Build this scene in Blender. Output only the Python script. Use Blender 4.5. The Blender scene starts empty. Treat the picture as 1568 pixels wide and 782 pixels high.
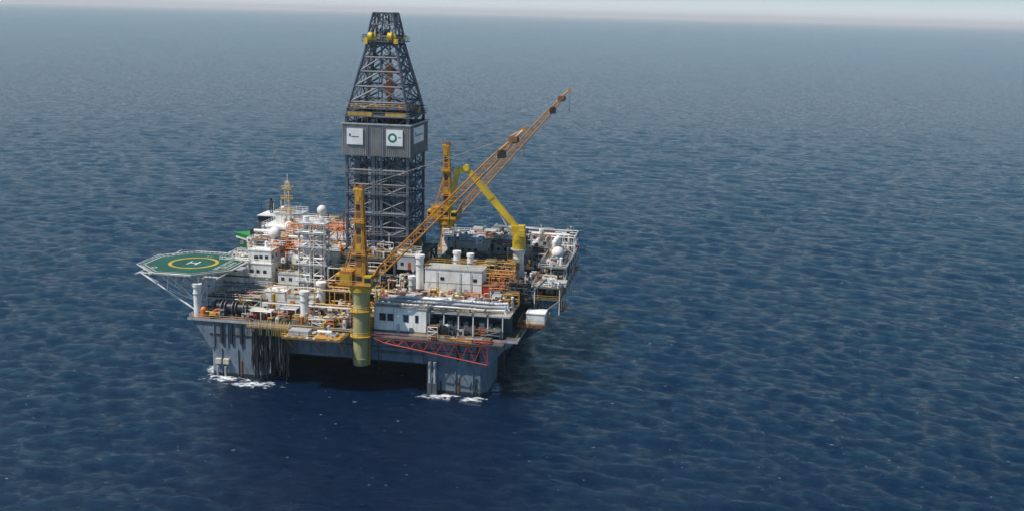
import bpy, math, random, numpy as np
from mathutils import Matrix, Vector
scene=bpy.context.scene
random.seed(11)
V=Vector
# ================= camera
cam_d=bpy.data.cameras.new("camera"); cam=bpy.data.objects.new("camera",cam_d); scene.collection.objects.link(cam)
cam_d.lens=38.6; cam_d.sensor_width=36; cam_d.clip_end=400000; cam_d.clip_start=1
cam.matrix_world=Matrix.Translation((0,0,100))@Matrix.Rotation(math.radians(90-12.32),4,'X')@Matrix.Rotation(math.radians(1.39),4,'Z')
scene.camera=cam
scene.view_settings.view_transform='Standard'
# ================= light
TH=math.radians(-9.7); RO=V((-38.15,324.9,0))
def l2w(x,y): return (x*math.cos(TH)-y*math.sin(TH), x*math.sin(TH)+y*math.cos(TH))
dx,dy=l2w(-0.82,-0.50); elev=math.radians(57); az=math.atan2(dx,dy)
w=bpy.data.worlds.new("World"); scene.world=w; w.use_nodes=True
nt=w.node_tree; bg=nt.nodes['Background']; sky=nt.nodes.new('ShaderNodeTexSky'); sky.sky_type='NISHITA'; sky.sun_disc=False
sky.sun_elevation=elev; sky.sun_rotation=az; sky.dust_density=0.2; sky.air_density=1.0; sky.ozone_density=4.0; sky.altitude=0
bg.inputs[1].default_value=0.075
tint=nt.nodes.new('ShaderNodeMix'); tint.data_type='RGBA'; tint.blend_type='MULTIPLY'; tint.inputs[0].default_value=1; tint.inputs[7].default_value=(0.42,0.88,1.10,1)
nt.links.new(sky.outputs[0],tint.inputs[6])
# sea haze band low on the horizon
tcw=nt.nodes.new('ShaderNodeTexCoord'); sx=nt.nodes.new('ShaderNodeSeparateXYZ'); nt.links.new(tcw.outputs['Generated'],sx.inputs[0])
mr=nt.nodes.new('ShaderNodeMapRange'); mr.inputs[1].default_value=0.0; mr.inputs[2].default_value=0.045; mr.inputs[3].default_value=0.97; mr.inputs[4].default_value=0.0
mr.interpolation_type='SMOOTHSTEP'
nt.links.new(sx.outputs[2],mr.inputs[0]); mxw=nt.nodes.new('ShaderNodeMix'); mxw.data_type='RGBA'
nt.links.new(mr.outputs[0],mxw.inputs[0]); nt.links.new(tint.outputs[2],mxw.inputs[6]); mxw.inputs[7].default_value=(11.0,12.2,12.9,1)
nt.links.new(mxw.outputs[2],bg.inputs[0])
sd=bpy.data.lights.new("sun",'SUN'); sd.energy=5.0; sd.angle=math.radians(0.5); sd.color=(1,.95,.87)
so=bpy.data.objects.new("sun",sd); scene.collection.objects.link(so)
n=math.hypot(dx,dy); vec=V((dx/n*math.cos(elev),dy/n*math.cos(elev),math.sin(elev)))
so.rotation_euler=vec.to_track_quat('Z','Y').to_euler()
# ================= materials
MATS={}
def paint(name,col,rough=0.55,dirt=0.35,dirtcol=(0.10,0.05,0.025),streak=True,scale=0.5):
    m=bpy.data.materials.new(name); m.use_nodes=True; t=m.node_tree; P=t.nodes['Principled BSDF']
    P.inputs['Roughness'].default_value=rough
    tc=t.nodes.new('ShaderNodeTexCoord'); mp=t.nodes.new('ShaderNodeMapping'); mp.inputs['Scale'].default_value=(1,1,0.22 if streak else 1)
    t.links.new(tc.outputs['Object'],mp.inputs[0])
    a=t.nodes.new('ShaderNodeTexNoise'); a.inputs['Scale'].default_value=scale*1.8; a.inputs['Detail'].default_value=7; a.inputs['Roughness'].default_value=0.7
    t.links.new(mp.outputs[0],a.inputs['Vector'])
    r=t.nodes.new('ShaderNodeMapRange'); r.inputs[1].default_value=0.48; r.inputs[2].default_value=0.72; r.inputs[3].default_value=0; r.inputs[4].default_value=dirt
    t.links.new(a.outputs[0],r.inputs[0])
    b=t.nodes.new('ShaderNodeTexNoise'); b.inputs['Scale'].default_value=scale*0.35; b.inputs['Detail'].default_value=3
    t.links.new(tc.outputs['Object'],b.inputs['Vector'])
    r2=t.nodes.new('ShaderNodeMapRange'); r2.inputs[1].default_value=0.3; r2.inputs[2].default_value=0.7; r2.inputs[3].default_value=0.70; r2.inputs[4].default_value=1.1
    t.links.new(b.outputs[0],r2.inputs[0])
    mul=t.nodes.new('ShaderNodeMix'); mul.data_type='RGBA'; mul.blend_type='MULTIPLY'; mul.inputs[0].default_value=1
    mul.inputs[6].default_value=(*col,1); t.links.new(r2.outputs[0],mul.inputs[7])
    mx=t.nodes.new('ShaderNodeMix'); mx.data_type='RGBA'; t.links.new(r.outputs[0],mx.inputs[0]); t.links.new(mul.outputs[2],mx.inputs[6]); mx.inputs[7].default_value=(*dirtcol,1)
    t.links.new(mx.outputs[2],P.inputs['Base Color'])
    MATS[name]=m; return m
paint('white',(0.88,0.86,0.81),0.5,0.42,(0.28,0.16,0.09))
paint('cream',(0.68,0.62,0.51),0.6,0.45,(0.22,0.12,0.06))
paint('lightgrey',(0.44,0.455,0.46),0.6,0.45)
paint('hull',(0.185,0.235,0.29),0.55,0.9,(0.085,0.055,0.042),scale=0.6)
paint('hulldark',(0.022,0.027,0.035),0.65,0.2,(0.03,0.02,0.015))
paint('underdeck_shade',(0.006,0.007,0.009),0.9,0.0)  # near-black: shade below the deck put into the colour
paint('steel',(0.11,0.125,0.15),0.5,0.35)
paint('derrick',(0.085,0.10,0.13),0.5,0.25)
paint('windwall',(0.24,0.24,0.24),0.6,0.5,(0.08,0.07,0.06))
paint('deck',(0.10,0.105,0.088),0.8,0.5,(0.14,0.08,0.04),False)
paint('deckbrown',(0.16,0.11,0.065),0.8,0.5,(0.06,0.05,0.04),False)
paint('yellow',(0.62,0.36,0.02),0.5,0.5,(0.2,0.09,0.02))
paint('yellow2',(0.62,0.42,0.02),0.45,0.35,(0.28,0.14,0.02))
paint('crane',(0.56,0.24,0.022),0.5,0.75,(0.13,0.05,0.02),scale=0.8)
paint('olive',(0.38,0.36,0.16),0.55,0.5,(0.18,0.13,0.05))
paint('orange',(0.62,0.18,0.03),0.5,0.45)
paint('red',(0.48,0.04,0.02),0.55,0.35)
paint('rust',(0.24,0.10,0.045),0.8,0.5,(0.07,0.04,0.02))
paint('black',(0.015,0.016,0.018),0.5,0.2)
paint('glass',(0.02,0.03,0.04),0.15,0.0)
paint('blue',(0.03,0.10,0.25),0.5,0.2)
paint('green',(0.008,0.085,0.055),0.75,0.4,(0.04,0.09,0.07),False)
paint('vgreen',(0.04,0.30,0.05),0.5,0.2)
paint('marking',(0.72,0.72,0.68),0.6,0.2,(0.3,0.3,0.28),False)
paint('sign',(0.78,0.78,0.77),0.5,0.1)
paint('emblem',(0.01,0.16,0.10),0.5,0.0)
MN=list(MATS)
# ================= builder
class B:
    def __init__(s): s.v=[];s.f=[];s.m=[];s.s=[]
    def add(s,vs,fs,mat,smooth=False):
        o=len(s.v); s.v+= [tuple(p) for p in vs]; k=MN.index(mat)
        for f in fs: s.f.append([i+o for i in f]); s.m.append(k); s.s.append(smooth)
    def box(s,x0,x1,y0,y1,z0,z1,mat):
        if x0>x1:x0,x1=x1,x0
        if y0>y1:y0,y1=y1,y0
        vs=[(x,y,z) for z in (z0,z1) for y in (y0,y1) for x in (x0,x1)]
        s.add(vs,[(0,2,3,1),(4,5,7,6),(0,1,5,4),(1,3,7,5),(3,2,6,7),(2,0,4,6)],mat)
    def cyl(s,p,q,r,mat,n=8,r2=None,cap=True):
        p=V(p);q=V(q); d=q-p
        if d.length<1e-4: return
        r2=r if r2 is None else r2
        d.normalize(); a=d.orthogonal().normalized() if abs(d.z)<0.99 else V((1,0,0)); b=d.cross(a)
        vs=[]
        for c,rr in ((p,r),(q,r2)):
            for i in range(n):
                t=2*math.pi*(i+.5)/n; vs.append(c+a*math.cos(t)*rr+b*math.sin(t)*rr)
        s.add(vs,[(i,(i+1)%n,n+(i+1)%n,n+i) for i in range(n)],mat,n>6)
        if cap: s.add(vs[:n],[list(range(n))[::-1]],mat); s.add(vs[n:],[list(range(n))],mat)
    def bar(s,p,q,r,mat): s.cyl(p,q,r,mat,4,cap=False)
    def pipe(s,pts,r,mat,n=8):
        for a,b in zip(pts,pts[1:]): s.cyl(a,b,r,mat,n)
        for a in pts[1:-1]: s.sph(a,r*1.03,mat,8,5)
    def sph(s,c,r,mat,n=16,k=10,sz=1):
        vs=[];fs=[]
        for j in range(k+1):
            ph=math.pi*j/k
            for i in range(n):
                t=2*math.pi*i/n; vs.append((c[0]+r*math.sin(ph)*math.cos(t),c[1]+r*math.sin(ph)*math.sin(t),c[2]+sz*r*math.cos(ph)))
        for j in range(k):
            for i in range(n): fs.append((j*n+i,(j+1)*n+i,(j+1)*n+(i+1)%n,j*n+(i+1)%n))
        s.add(vs,fs,mat,True)
    def prism(s,poly,z0,z1,mat,poly2=None):
        n=len(poly); poly2=poly2 or poly
        vs=[(x,y,z0) for x,y in poly]+[(x,y,z1) for x,y in poly2]
        s.add(vs,[(i,(i+1)%n,n+(i+1)%n,n+i) for i in range(n)]+[list(range(n))[::-1],list(range(n,2*n))],mat)
    def ring(s,c,r0,r1,z,mat,n=48):
        vs=[(c[0]+r*math.cos(2*math.pi*i/n),c[1]+r*math.sin(2*math.pi*i/n),z) for r in (r0,r1) for i in range(n)]
        s.add(vs,[(i,n+i,n+(i+1)%n,(i+1)%n) for i in range(n)],mat)
    def rail(s,pts,mat='yellow',h=1.15,r=0.05,step=2.0):
        for a,b in zip(pts,pts[1:]):
            a=V(a);b=V(b);L=(b-a).length; n=max(1,int(L/step))
            for hh in (h,h*.5): s.bar(a+V((0,0,hh)),b+V((0,0,hh)),r,mat)
            for i in range(n+1):
                p=a.lerp(b,i/n); s.bar(p,p+V((0,0,h)),r,mat)
    def railbox(s,x0,x1,y0,y1,z,mat='yellow'):
        s.rail([(x0,y0,z),(x1,y0,z),(x1,y1,z),(x0,y1,z),(x0,y0,z)],mat)
    def frame(s,x0,x1,y0,y1,z0,z1,nx,ny,nz,r,mat,brace=0.4):
        X=[x0+(x1-x0)*i/nx for i in range(nx+1)];Y=[y0+(y1-y0)*i/ny for i in range(ny+1)];Z=[z0+(z1-z0)*i/nz for i in range(nz+1)]
        for x in X:
            for y in Y: s.bar((x,y,z0),(x,y,z1),r,mat)
        for z in Z[1:]:
            for x in X: s.bar((x,y0,z),(x,y1,z),r,mat)
            for y in Y: s.bar((x0,y,z),(x1,y,z),r,mat)
        for k in range(nz):
            for i in range(nx):
                if random.random()<brace:
                    a,b=(X[i],X[i+1]) if random.random()<.5 else (X[i+1],X[i]); s.bar((a,y0,Z[k]),(b,y0,Z[k+1]),r*.8,mat)
            for i in range(ny):
                if random.random()<brace:
                    a,b=(Y[i],Y[i+1]) if random.random()<.5 else (Y[i+1],Y[i]); s.bar((x1,a,Z[k]),(x1,b,Z[k+1]),r*.8,mat)
    def lattice(s,p,q,w1,h1,w2,h2,n,r,mat,rb=None,side=None,t0=.12,t1=.22):
        p=V(p);q=V(q);d=(q-p).normalized(); side=V(side) if side else V((0,1,0)); side=(side-d*side.dot(d)).normalized(); up=d.cross(side).normalized(); rb=rb or r*.55
        rings=[]
        for i in range(n+1):
            t=i/n; c=p.lerp(q,t)
            k=min(1,t/t0+0.35) if t0 else 1
            if t1: k=min(k,(1-t)/t1+0.35)
            wv=(w1+(w2-w1)*t)*k/2; hv=(h1+(h2-h1)*t)*k/2
            rings.append([c+side*wv+up*hv,c-side*wv+up*hv,c-side*wv-up*hv,c+side*wv-up*hv])
        for i in range(n):
            for j in range(4):
                s.bar(rings[i][j],rings[i+1][j],r,mat)
                a,b=(j,(j+1)%4) if i%2 else ((j+1)%4,j)
                s.bar(rings[i][a],rings[i+1][b],rb,mat)
        for i in range(n+1):
            for j in range(4): s.bar(rings[i][j],rings[i][(j+1)%4],rb,mat)
        return rings
    def obj(s,name,parent):
        me=bpy.data.meshes.new(name); me.from_pydata(s.v,[],s.f); me.update()
        for n_ in MN: me.materials.append(MATS[n_])
        me.polygons.foreach_set('material_index',s.m); me.polygons.foreach_set('use_smooth',s.s); me.update()
        o=bpy.data.objects.new(name,me); scene.collection.objects.link(o); o.parent=parent; return o
def empty(name):
    e=bpy.data.objects.new(name,None); scene.collection.objects.link(e); e.location=RO; e.rotation_euler=(0,0,TH); return e
def text(name,s,parent,loc,rot,size,mat,ext=0.02):
    c=bpy.data.curves.new(name,'FONT'); c.body=s; c.size=size; c.align_x='CENTER'; c.align_y='CENTER'; c.extrude=ext; c.materials.append(MATS[mat])
    o=bpy.data.objects.new(name,c); scene.collection.objects.link(o); o.parent=parent; o.location=loc; o.rotation_euler=rot; return o
R=random.uniform; C=random.choice
def module(b,x0,x1,y0,y1,z0,z1,mat='white',win=True,roof=None,floor=3.0,railm='white'):
    b.box(x0,x1,y0,y1,z0,z1,mat)
    b.box(x0-.15,x1+.15,y0-.15,y1+.15,z1,z1+.2,roof or mat)
    if railm: b.railbox(x0,x1,y0,y1,z1+.2,railm)
    nf=max(1,int((z1-z0)/floor))
    for k in range(nf):
        zz=z0+(z1-z0)/nf*k
        if win:
            x=x0+1
            while x<x1-1.2:
                q=random.random()
                if q<.5: b.box(x,x+.9,y0-.08,y0,zz+1.2,zz+2.1,'glass'); b.box(x-.1,x+1.0,y0-.04,y0,zz+1.1,zz+2.2,'lightgrey')
                elif q<.62: b.box(x,x+.9,y0-.07,y0,zz+.1,zz+2.1,C(['steel','red','blue','lightgrey']))
                elif q<.72: b.box(x,x+1.2,y0-.5,y0,zz+.8,zz+2.2,C(['lightgrey','cream','steel']))
                elif q<.80: b.cyl((x,y0-.2,z0),(x,y0-.2,z1+.8),.14,C(['lightgrey','rust','red','orange']))
                x+=R(1.5,2.6)
            for xs,sg in ((x0,-1),(x1,1)):
                y=y0+1
                while y<y1-1.2:
                    if random.random()<.5: b.box(xs,xs+sg*.08,y,y+.9,zz+1.2,zz+2.1,'glass')
                    y+=R(1.6,3)
        if k:
            b.box(x0-.06,x1+.06,y0-.06,y1+.06,zz-.08,zz+.08,'lightgrey')
            if random.random()<.6 and win:
                b.box(x0,x1,y0-1.3,y0-.07,zz-.15,zz,'deck'); b.rail([(x0,y0-1.3,zz),(x1,y0-1.3,zz)],railm or 'white')
def clutter(b,x0,x1,y0,y1,z,n,h=3,mats=None,sc=1.0):
    mats=mats or ['white','cream','lightgrey','steel','yellow','deckbrown','white','steel','rust','black','orange']
    for _ in range(n):
        x=R(x0,x1);y=R(y0,y1);m=C(mats);q=random.random();hh=R(.5,1)*h
        if q<.26:
            a=R(.5,1.5)*sc;c=R(.5,1.4)*sc; b.box(x-a,x+a,y-c,y+c,z,z+hh*.75,m); b.box(x-a*.6,x+a*.5,y-c*.6,y+c*.5,z+hh*.75,z+hh*.9,C(mats)); b.box(x-a*.3,x+a*.4,y-c-.06,y-c,z+hh*.2,z+hh*.5,'black')
        elif q<.38:
            r=R(.3,.8)*sc;L=R(1.2,3)
            if random.random()<.6: b.cyl((x-L,y,z+r+.5),(x+L,y,z+r+.5),r,m,12)
            else: b.cyl((x,y-L,z+r+.5),(x,y+L,z+r+.5),r,m,12)
            b.box(x-.3,x+.3,y-r,y+r,z,z+.6,'steel')
        elif q<.50:
            r=R(.3,.8)*sc; b.cyl((x,y,z),(x,y,z+hh),r,m,12); b.cyl((x,y,z+hh),(x,y,z+hh+r*.5),r*1.15,m,12,r2=r*.4)
        elif q<.74:
            r=R(.08,.22); p=[V((x,y,z))];p.append(p[-1]+V((0,0,hh*.8)));p.append(p[-1]+V((R(-4,4),0,0)));p.append(p[-1]+V((0,R(-3,3),0)));p.append(p[-1]+V((0,0,-hh*.6))); b.pipe(p,r,m,6)
        elif q<.9:
            a=R(1,2.2);c=R(.8,1.8); b.frame(x-a,x+a,y-c,y+c,z,z+hh,1,1,2,.09,C(['yellow','white','steel','cream','rust','orange','red']),.7)
            if random.random()<.6: b.box(x-a,x+a,y-c,y+c,z+hh,z+hh+.12,C(['deck','lightgrey','deckbrown']))
        else:
            b.bar((x,y,z),(x,y,z+hh*1.6),.1,'white'); b.box(x-.3,x+.3,y-.3,y+.3,z+hh*1.6,z+hh*1.6+.3,'lightgrey')
def pipes(b,x0,x1,y,z,n,axis='x',mats=('white','lightgrey','cream','rust','steel'),sp_=.55):
    for i in range(n):
        r=R(.09,.2); o=i*sp_; zz=z+R(-.1,.15)
        if axis=='x': b.cyl((x0,y+o,zz),(x1,y+o,zz),r,C(mats),6)
        else: b.cyl((y+o,x0,zz),(y+o,x1,zz),r,C(mats),6)
def stair(b,p,q,wd,mat='yellow'):
    p=V(p);q=V(q);d=(q-p);s_=V((-d.y,d.x,0)); s_=s_.normalized()*wd/2 if s_.length>0 else V((wd/2,0,0))
    n=int(abs(d.z)/.3)+1
    for sg in (-1,1):
        b.bar(p+s_*sg,q+s_*sg,.09,mat); b.bar(p+s_*sg+V((0,0,1)),q+s_*sg+V((0,0,1)),.05,mat)
    for i in range(n+1):
        c=p.lerp(q,i/n); b.bar(c-s_,c+s_,.08,mat)
# ================= RIG
rig=empty("semi_submersible_drilling_rig")
b=B()
def cham(x0,x1,y0,y1,c): return [(x0+c,y0),(x1-c,y0),(x1,y0+c),(x1,y1-c),(x1-c,y1),(x0+c,y1),(x0,y1-c),(x0,y0+c)]
for sx_ in (-1,1):
    for sy_ in (-1,1):
        xa,xb=sorted((sx_*39.4,sx_*22.4)); ya,yb=sorted((sy_*39,sy_*22))
        b.prism(cham(xa,xb,ya,yb,1.8),-6,8,'hull')
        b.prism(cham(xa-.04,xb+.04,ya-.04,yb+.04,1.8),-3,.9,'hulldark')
        fy=ya-.05 if sy_<0 else yb+.05
        for i in range(3):
            xx=xa+3.4+i*4.8; b.box(xx,xx+.25,fy-.25,fy+.1,0.5,8,'hull')
            b.box(xx+.8,xx+1.2,fy-.2,fy+.08,0.3,R(3,6),'rust' if i==1 else 'hulldark')
b.prism([(-39.4,-39),(39.4,-39),(39.4,39),(-39.4,39)],8.0,13.0,'hull',[(-42.5,-39),(43.5,-39),(43.5,39),(-42.5,39)])
b.prism([(-42.5,-39.01),(43.5,-39.01),(43.5,39),(-42.5,39)],13.0,15.7,'hull',[(-45,-39.01),(47,-39.01),(47,39),(-45,39)])
b.box(-45.4,47.4,-39.4,39.4,15.7,16.0,'deck')
b.box(-45.5,47.5,-39.5,-39.35,15.5,16.15,'lightgrey'); b.box(47.3,47.55,-39.3,39.3,15.5,16.15,'lightgrey')
b.box(-22.3,22.3,-38.5,38.5,7.4,8.0,'underdeck_shade'); b.box(-38,-22.3,-21.8,21.8,7.3,7.99,'underdeck_shade'); b.box(22.3,38,-21.8,21.8,7.3,7.99,'underdeck_shade')
# added boxes under the deck, blocking sight of the lit sea behind
b.box(-14,14,-8,12,.6,7.4,'underdeck_shade'); b.box(-22.3,22.3,23,37,-4,7.4,'underdeck_shade'); b.box(-38,-24,-21.8,21.8,-4,7.3,'underdeck_shade'); b.box(24,38,-21.8,21.8,-4,7.3,'underdeck_shade')
b.box(-22.38,-22.3,-37,37,-3,7.9,'underdeck_shade'); b.box(22.3,22.38,-37,37,-3,7.9,'underdeck_shade')  # added near-black sheets along the inner column faces, painted shade
for x in list(range(-38,40,4)):
    b.box(x,x+.18,-39.28,-39.0,8.2,15.6,'hull')
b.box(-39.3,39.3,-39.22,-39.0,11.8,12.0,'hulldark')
for x in (-36,-33.2,-30.3,31,36.5):
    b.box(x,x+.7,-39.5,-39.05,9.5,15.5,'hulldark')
for x in (24.0,25.4):
    b.cyl((x,-40.2,0),(x,-40.2,9),.42,'lightgrey'); b.box(x-.5,x+.5,-40.1,-39,2,2.5,'steel'); b.box(x-.6,x+.6,-40.8,-39,0,3.2,'steel')
for x in (-37.5,-35.2):
    b.box(x,x+1.6,-40,-39,3.6,5.0,'cream'); b.cyl((x+.8,-40.2,.4),(x+.8,-40.2,3),.3,'lightgrey')
b.obj("hull",rig)
text("hull_lettering","DEVELOPMENT DRILLER III",rig,(15,-39.42,10.6),(math.pi/2,0,0),1.15,'black')
# ---- hose bundle hanging at front left
b=B()
for i in range(60):
    x=-26+10.5*i/59+R(-.15,.15); y=-41.2+R(-.9,.6); zt=R(13,15.2); zb=R(1,6)+ (2 if i%7==0 else 0)
    pts=[V((x,y,zt))]
    for k in range(1,5): pts.append(V((x+R(-.25,.25),y+R(-.2,.2),zt+(zb-zt)*k/4)))
    b.pipe(pts,R(.08,.2),C(['black','black','steel','hulldark','lightgrey' if i%5==0 else 'black']),6)
b.box(-27,-15,-42.4,-39.4,15.2,15.5,'deckbrown')
for i in range(24):
    x=-26.6+.5*i; b.bar((x,-42.4,15.5),(x+R(-.3,.3),-41.5,17.6),.09,C(['yellow','yellow','rust','cream']))
    b.bar((x,-42.5,15.4),(x,-42.5,13.6),.08,C(['yellow','olive','black']))
b.rail([(-27,-42.4,15.5),(-15,-42.4,15.5)],'yellow')
b.obj("hose_bundle",rig)
# ---- front gallery, platform and red boom truss
b=B()
b.box(-15,1.5,-47.5,-39.5,14.6,15.0,'deckbrown')
for i in range(8): b.box(-14.5+i*2,-13.7+i*2,-47.3,-39.6,15.0,15.06,C(['lightgrey','yellow','deck','cream']))
b.box(-6,1,-46.8,-42,15.1,15.35,'crane'); b.box(-13.5,-8,-46,-43,15.1,16.6,'lightgrey')
b.railbox(-15,1.5,-47.5,-39.6,15.0,'yellow')
for x in (-14,-7,0.5):
    b.bar((x,-47,14.6),(x,-39.3,9),.22,'yellow'); b.bar((x,-47,14.6),(x,-39.3,14.6),.15,'yellow'); b.bar((x,-43,14.6),(x,-39.3,11),.15,'yellow')
clutter(b,-13,0,-46,-41,15.0,9,1.6)
b.bar((9,-42,14.9),(40,-42,14.9),.14,'red'); b.bar((12,-42.2,13.9),(40,-42.2,9.9),.15,'red'); b.bar((9,-42,14.9),(12,-42.2,13.9),.12,'red'); b.bar((40,-42,14.9),(40,-42.2,9.9),.12,'red')
for i in range(8):
    x=12+i*3.5; z=13.9-4.0*(x-12)/28; x2=x+3.5; z2=13.9-4.0*(x2-12)/28
    b.bar((x,-42.2,z),(x+1.75,-42,14.9),.1,'red'); b.bar((x+1.75,-42,14.9),(x2,-42.2,z2),.1,'red')
b.box(9,44,-42.2,-39.4,15.2,15.4,'deck'); b.rail([(8.5,-42.2,15.4),(44,-42.2,15.4),(44,-39.4,15.4)],'red')
b.rail([(20,-42.3,16.1),(30,-42.3,16.1)],'yellow')
for x in range(10,44,4): b.bar((x,-42,15.2),(x,-39.1,12.5),.12,'steel')
b.rail([(-45,-39.2,16),(-27,-39.2,16)],'orange'); b.rail([(-45,-39.2,16),(-45,39,16)],'white')
b.rail([(47,-39.2,16),(47,39,16)],'yellow')
for x in (3,9.5,22,44): b.bar((x,-39.8,15.5),(x+R(-.2,.2),-39.8,R(5,9)),.1,'black')
clutter(b,24,43,-41.6,-39.8,15.4,12,1.4,['steel','yellow','lightgrey','black','rust'],.5)
b.obj("front_gallery",rig)
# ---- front right deckhouse, machinery bay and pipe deck
b=B()
b.box(8,22.4,-38.6,-31,16.0,22.8,'white'); b.box(7.8,22.7,-38.8,-30.8,22.8,23.1,'lightgrey')
for x,wd in ((9.6,1.6),(11.8,1.6),(16.2,1.3),(19.5,.7)):
    b.box(x,x+wd,-38.72,-38.6,19.2,21,'glass'); b.box(x-.12,x+wd+.12,-38.66,-38.6,19.05,21.15,'steel')
b.box(14.3,15.2,-38.75,-38.6,16.1,18.3,'lightgrey'); b.box(17.8,18.8,-38.9,-38.6,16.4,17.6,'steel')
b.box(8,22.4,-38.68,-38.6,16.0,16.5,'deckbrown'); b.box(13.4,13.55,-38.7,-38.6,16.5,22.7,'lightgrey')
b.box(6,45,-31,38,21.6,22.0,'deck'); b.box(22.7,45,-37.5,-31,21.7,22.0,'lightgrey')
for x in range(23,46,4): b.bar((x,-37.3,16),(x,-37.3,21.7),.2,'white')
b.box(22.5,44.5,-31.3,-31,16,21.6,'steel')
for i in range(9):
    x=24+i*2.2; m=C(['black','hulldark','steel','steel','white','black'])
    b.cyl((x,-36.5,17.6),(x,-33,17.6),1.0,m,14); b.cyl((x,-36.7,17.6),(x,-36.5,17.6),1.25,'steel',14); b.box(x-.7,x+.7,-36.3,-33.5,18.5,19.6,C(['black','steel','lightgrey']))
clutter(b,23,44,-38.5,-33,16,34,3.2,['black','steel','lightgrey','hulldark','cream','black','rust'])
for j,(zz,yy,r) in enumerate(((23.7,-37.6,.28),(24.3,-36.4,.42),(23.8,-35.2,.3),(24.6,-33.8,.45),(23.9,-32.5,.3))):
    m=['white','lightgrey','cream','white','lightgrey'][j]
    b.pipe([(8+j,yy,23.1),(8+j,yy,zz),(30+j,yy,zz),(38+j*1.0,yy+1.5,zz-.6),(43,yy+2.5,zz-.6),(43.5,yy+2.5,22)],r,m,10)
for x in range(10,42,4): b.box(x,x+.25,-38,-32,22.9,23.5,'steel')
b.rail([(8,-38.7,23.1),(23,-38.7,23.1),(23,-37.5,22.1),(45,-37.5,22.1),(45,-31,22.1)],'yellow')
module(b,17,33.5,-19,-12,22,29.4,'white',False,'lightgrey',railm='yellow')
for x in (19,25,28.4): b.box(x,x+.9,-19.1,-19,22.1,24.2,'lightgrey')
for x in (21.5,31): b.box(x,x+1.1,-19.1,-19,26.4,27.3,'glass')
for x in (20.5,27.2,30.3): b.cyl((x,-19.25,22),(x,-19.25,29.2),.1,'lightgrey')
module(b,34,38,-20,-15,22,25.6,'red',False,'rust',railm=None); b.frame(36,42,-21,-14,22,29,2,2,2,.12,'orange',.8)
clutter(b,7,44,-31,-20.5,22,110,3,['white','cream','lightgrey','yellow','steel','white','olive','rust','orange','black','red'],.8)
clutter(b,7,16,-20,-10,22,34,5,None,.8)
pipes(b,8,44,-30.5,22.6,4); pipes(b,8,34,-20.8,23,3,mats=('yellow','olive','rust','white'))
for x,y,h,r in ((15,-17,32,1.1),(14,-22,27,.9),(24,-9,32,1.0),(28,-9,31.5,.9),(-13,-35,24,1.15),(-11.4,-26,24.5,1.2),(-43.5,-37,24.5,1.1)):
    z0=16 if x<0 else 22
    b.cyl((x,y,z0),(x,y,h),r,'white',14); b.cyl((x,y,h),(x,y,h+.8),r*1.25,'white',14); b.cyl((x,y,h-2),(x,y,h-1.8),r*1.2,'lightgrey',14)
b.frame(16,40,-10,14,22,27,6,5,2,.16,'yellow',.4)
for k in range(70):
    x=R(17,39);L=R(5,10); y0=R(-9,2); zz=R(24,27.3); b.cyl((x,y0,zz),(x,y0+L,zz),.17,C(['steel','rust','deckbrown','black','steel']),6)
for k in range(40):
    y=R(-9,13);x0=R(16,26); zz=R(26.8,27.8); b.cyl((x0,y,zz),(x0+R(8,13),y,zz),.16,C(['steel','rust','deckbrown','yellow','steel']),6)
b.railbox(16,40,-10,14,27,'yellow'); b.rail([(16,-2,27.8),(40,-2,27.8)],'yellow')
clutter(b,16,40,-9,13,26,60,2.6,['steel','deckbrown','yellow','black','rust','cream','olive','orange','yellow'],.8)
module(b,15,28,17,30,22,30,'cream',True,'lightgrey'); module(b,29,40,22,36,22,29.5,'lightgrey',True,'deck')
module(b,10,24,31,38,22,29,'white',True,'lightgrey'); module(b,26,46,33,38.5,22,30.5,'lightgrey',True,'lightgrey')
for x in (30,34,38,43): b.cyl((x,30,29.5),(x,30,33),.8,C(['white','steel']),12); b.cyl((x-3,34,32),(x+3,34,32),.6,C(['white','steel','lightgrey']),10)
clutter(b,12,46,15,37,30,80,2.2,['white','lightgrey','steel','black','cream','white'],.8)
clutter(b,41,45,-28,34,22,40,4)
b.obj("pipe_deck_modules",rig)
# ---- starboard side gallery
b=B()
b.box(45,53,-27,-17.5,17.0,17.3,'deckbrown'); b.railbox(45.5,53,-27,-17.5,17.3,'yellow')
module(b,47.5,52.6,-26,-21,17.4,20.2,'white',False,'white',railm=None)
b.box(45.2,53,-27.2,-27,16.6,17.2,'orange')
for y in (-26,-22,-18): b.bar((52.5,y,17),(46,y,12),.2,'steel')
for z in (19.5,23,26.2):
    b.box(46,54.5,-8 if z<25 else 4,38,z,z+.25,'deck'); b.railbox(46,54.5,-8 if z<25 else 4,38,z+.25,'white' if z>22 else 'yellow')
for y in range(-8,39,5):
    for x in (47,54.3): b.bar((x,y,15.5),(x,y,26.2 if y>3 else 23),.2,'white')
    b.bar((54.3,y,19.5),(46,y,13),.22,'steel')
    b.bar((54.3,y,19.6),(54.3,min(38,y+5),23),.1,'red' if y%2 else 'white')
b.box(46,47,-7,37,16,23,'steel'); module(b,47.5,53,10,24,19.8,22.6,'lightgrey',True,None,railm=None)
clutter(b,47.5,54,-7,37,19.8,40,2.6,None,.8); clutter(b,47.5,54,5,37,23.3,34,2.6,['white','lightgrey','blue','cream','orange'],.8)
clutter(b,47.5,54,-7,4,23.3,20,2.2,['white','lightgrey','steel','cream','black','yellow'],.7)
clutter(b,48,54,5,37,26.5,28,2.6,['white','white','lightgrey','steel','red'],.8)
b.sph((50.5,15,28.8),1.95,'white',20,14); b.cyl((50.5,15,26.4),(50.5,15,27.2),1.2,'lightgrey')
for y in (22,26,30): b.cyl((48.5,y,26.4),(48.5,y,30.6),.9,'white',12); b.sph((48.5,y,30.6),.9,'white',12,8)
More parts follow.
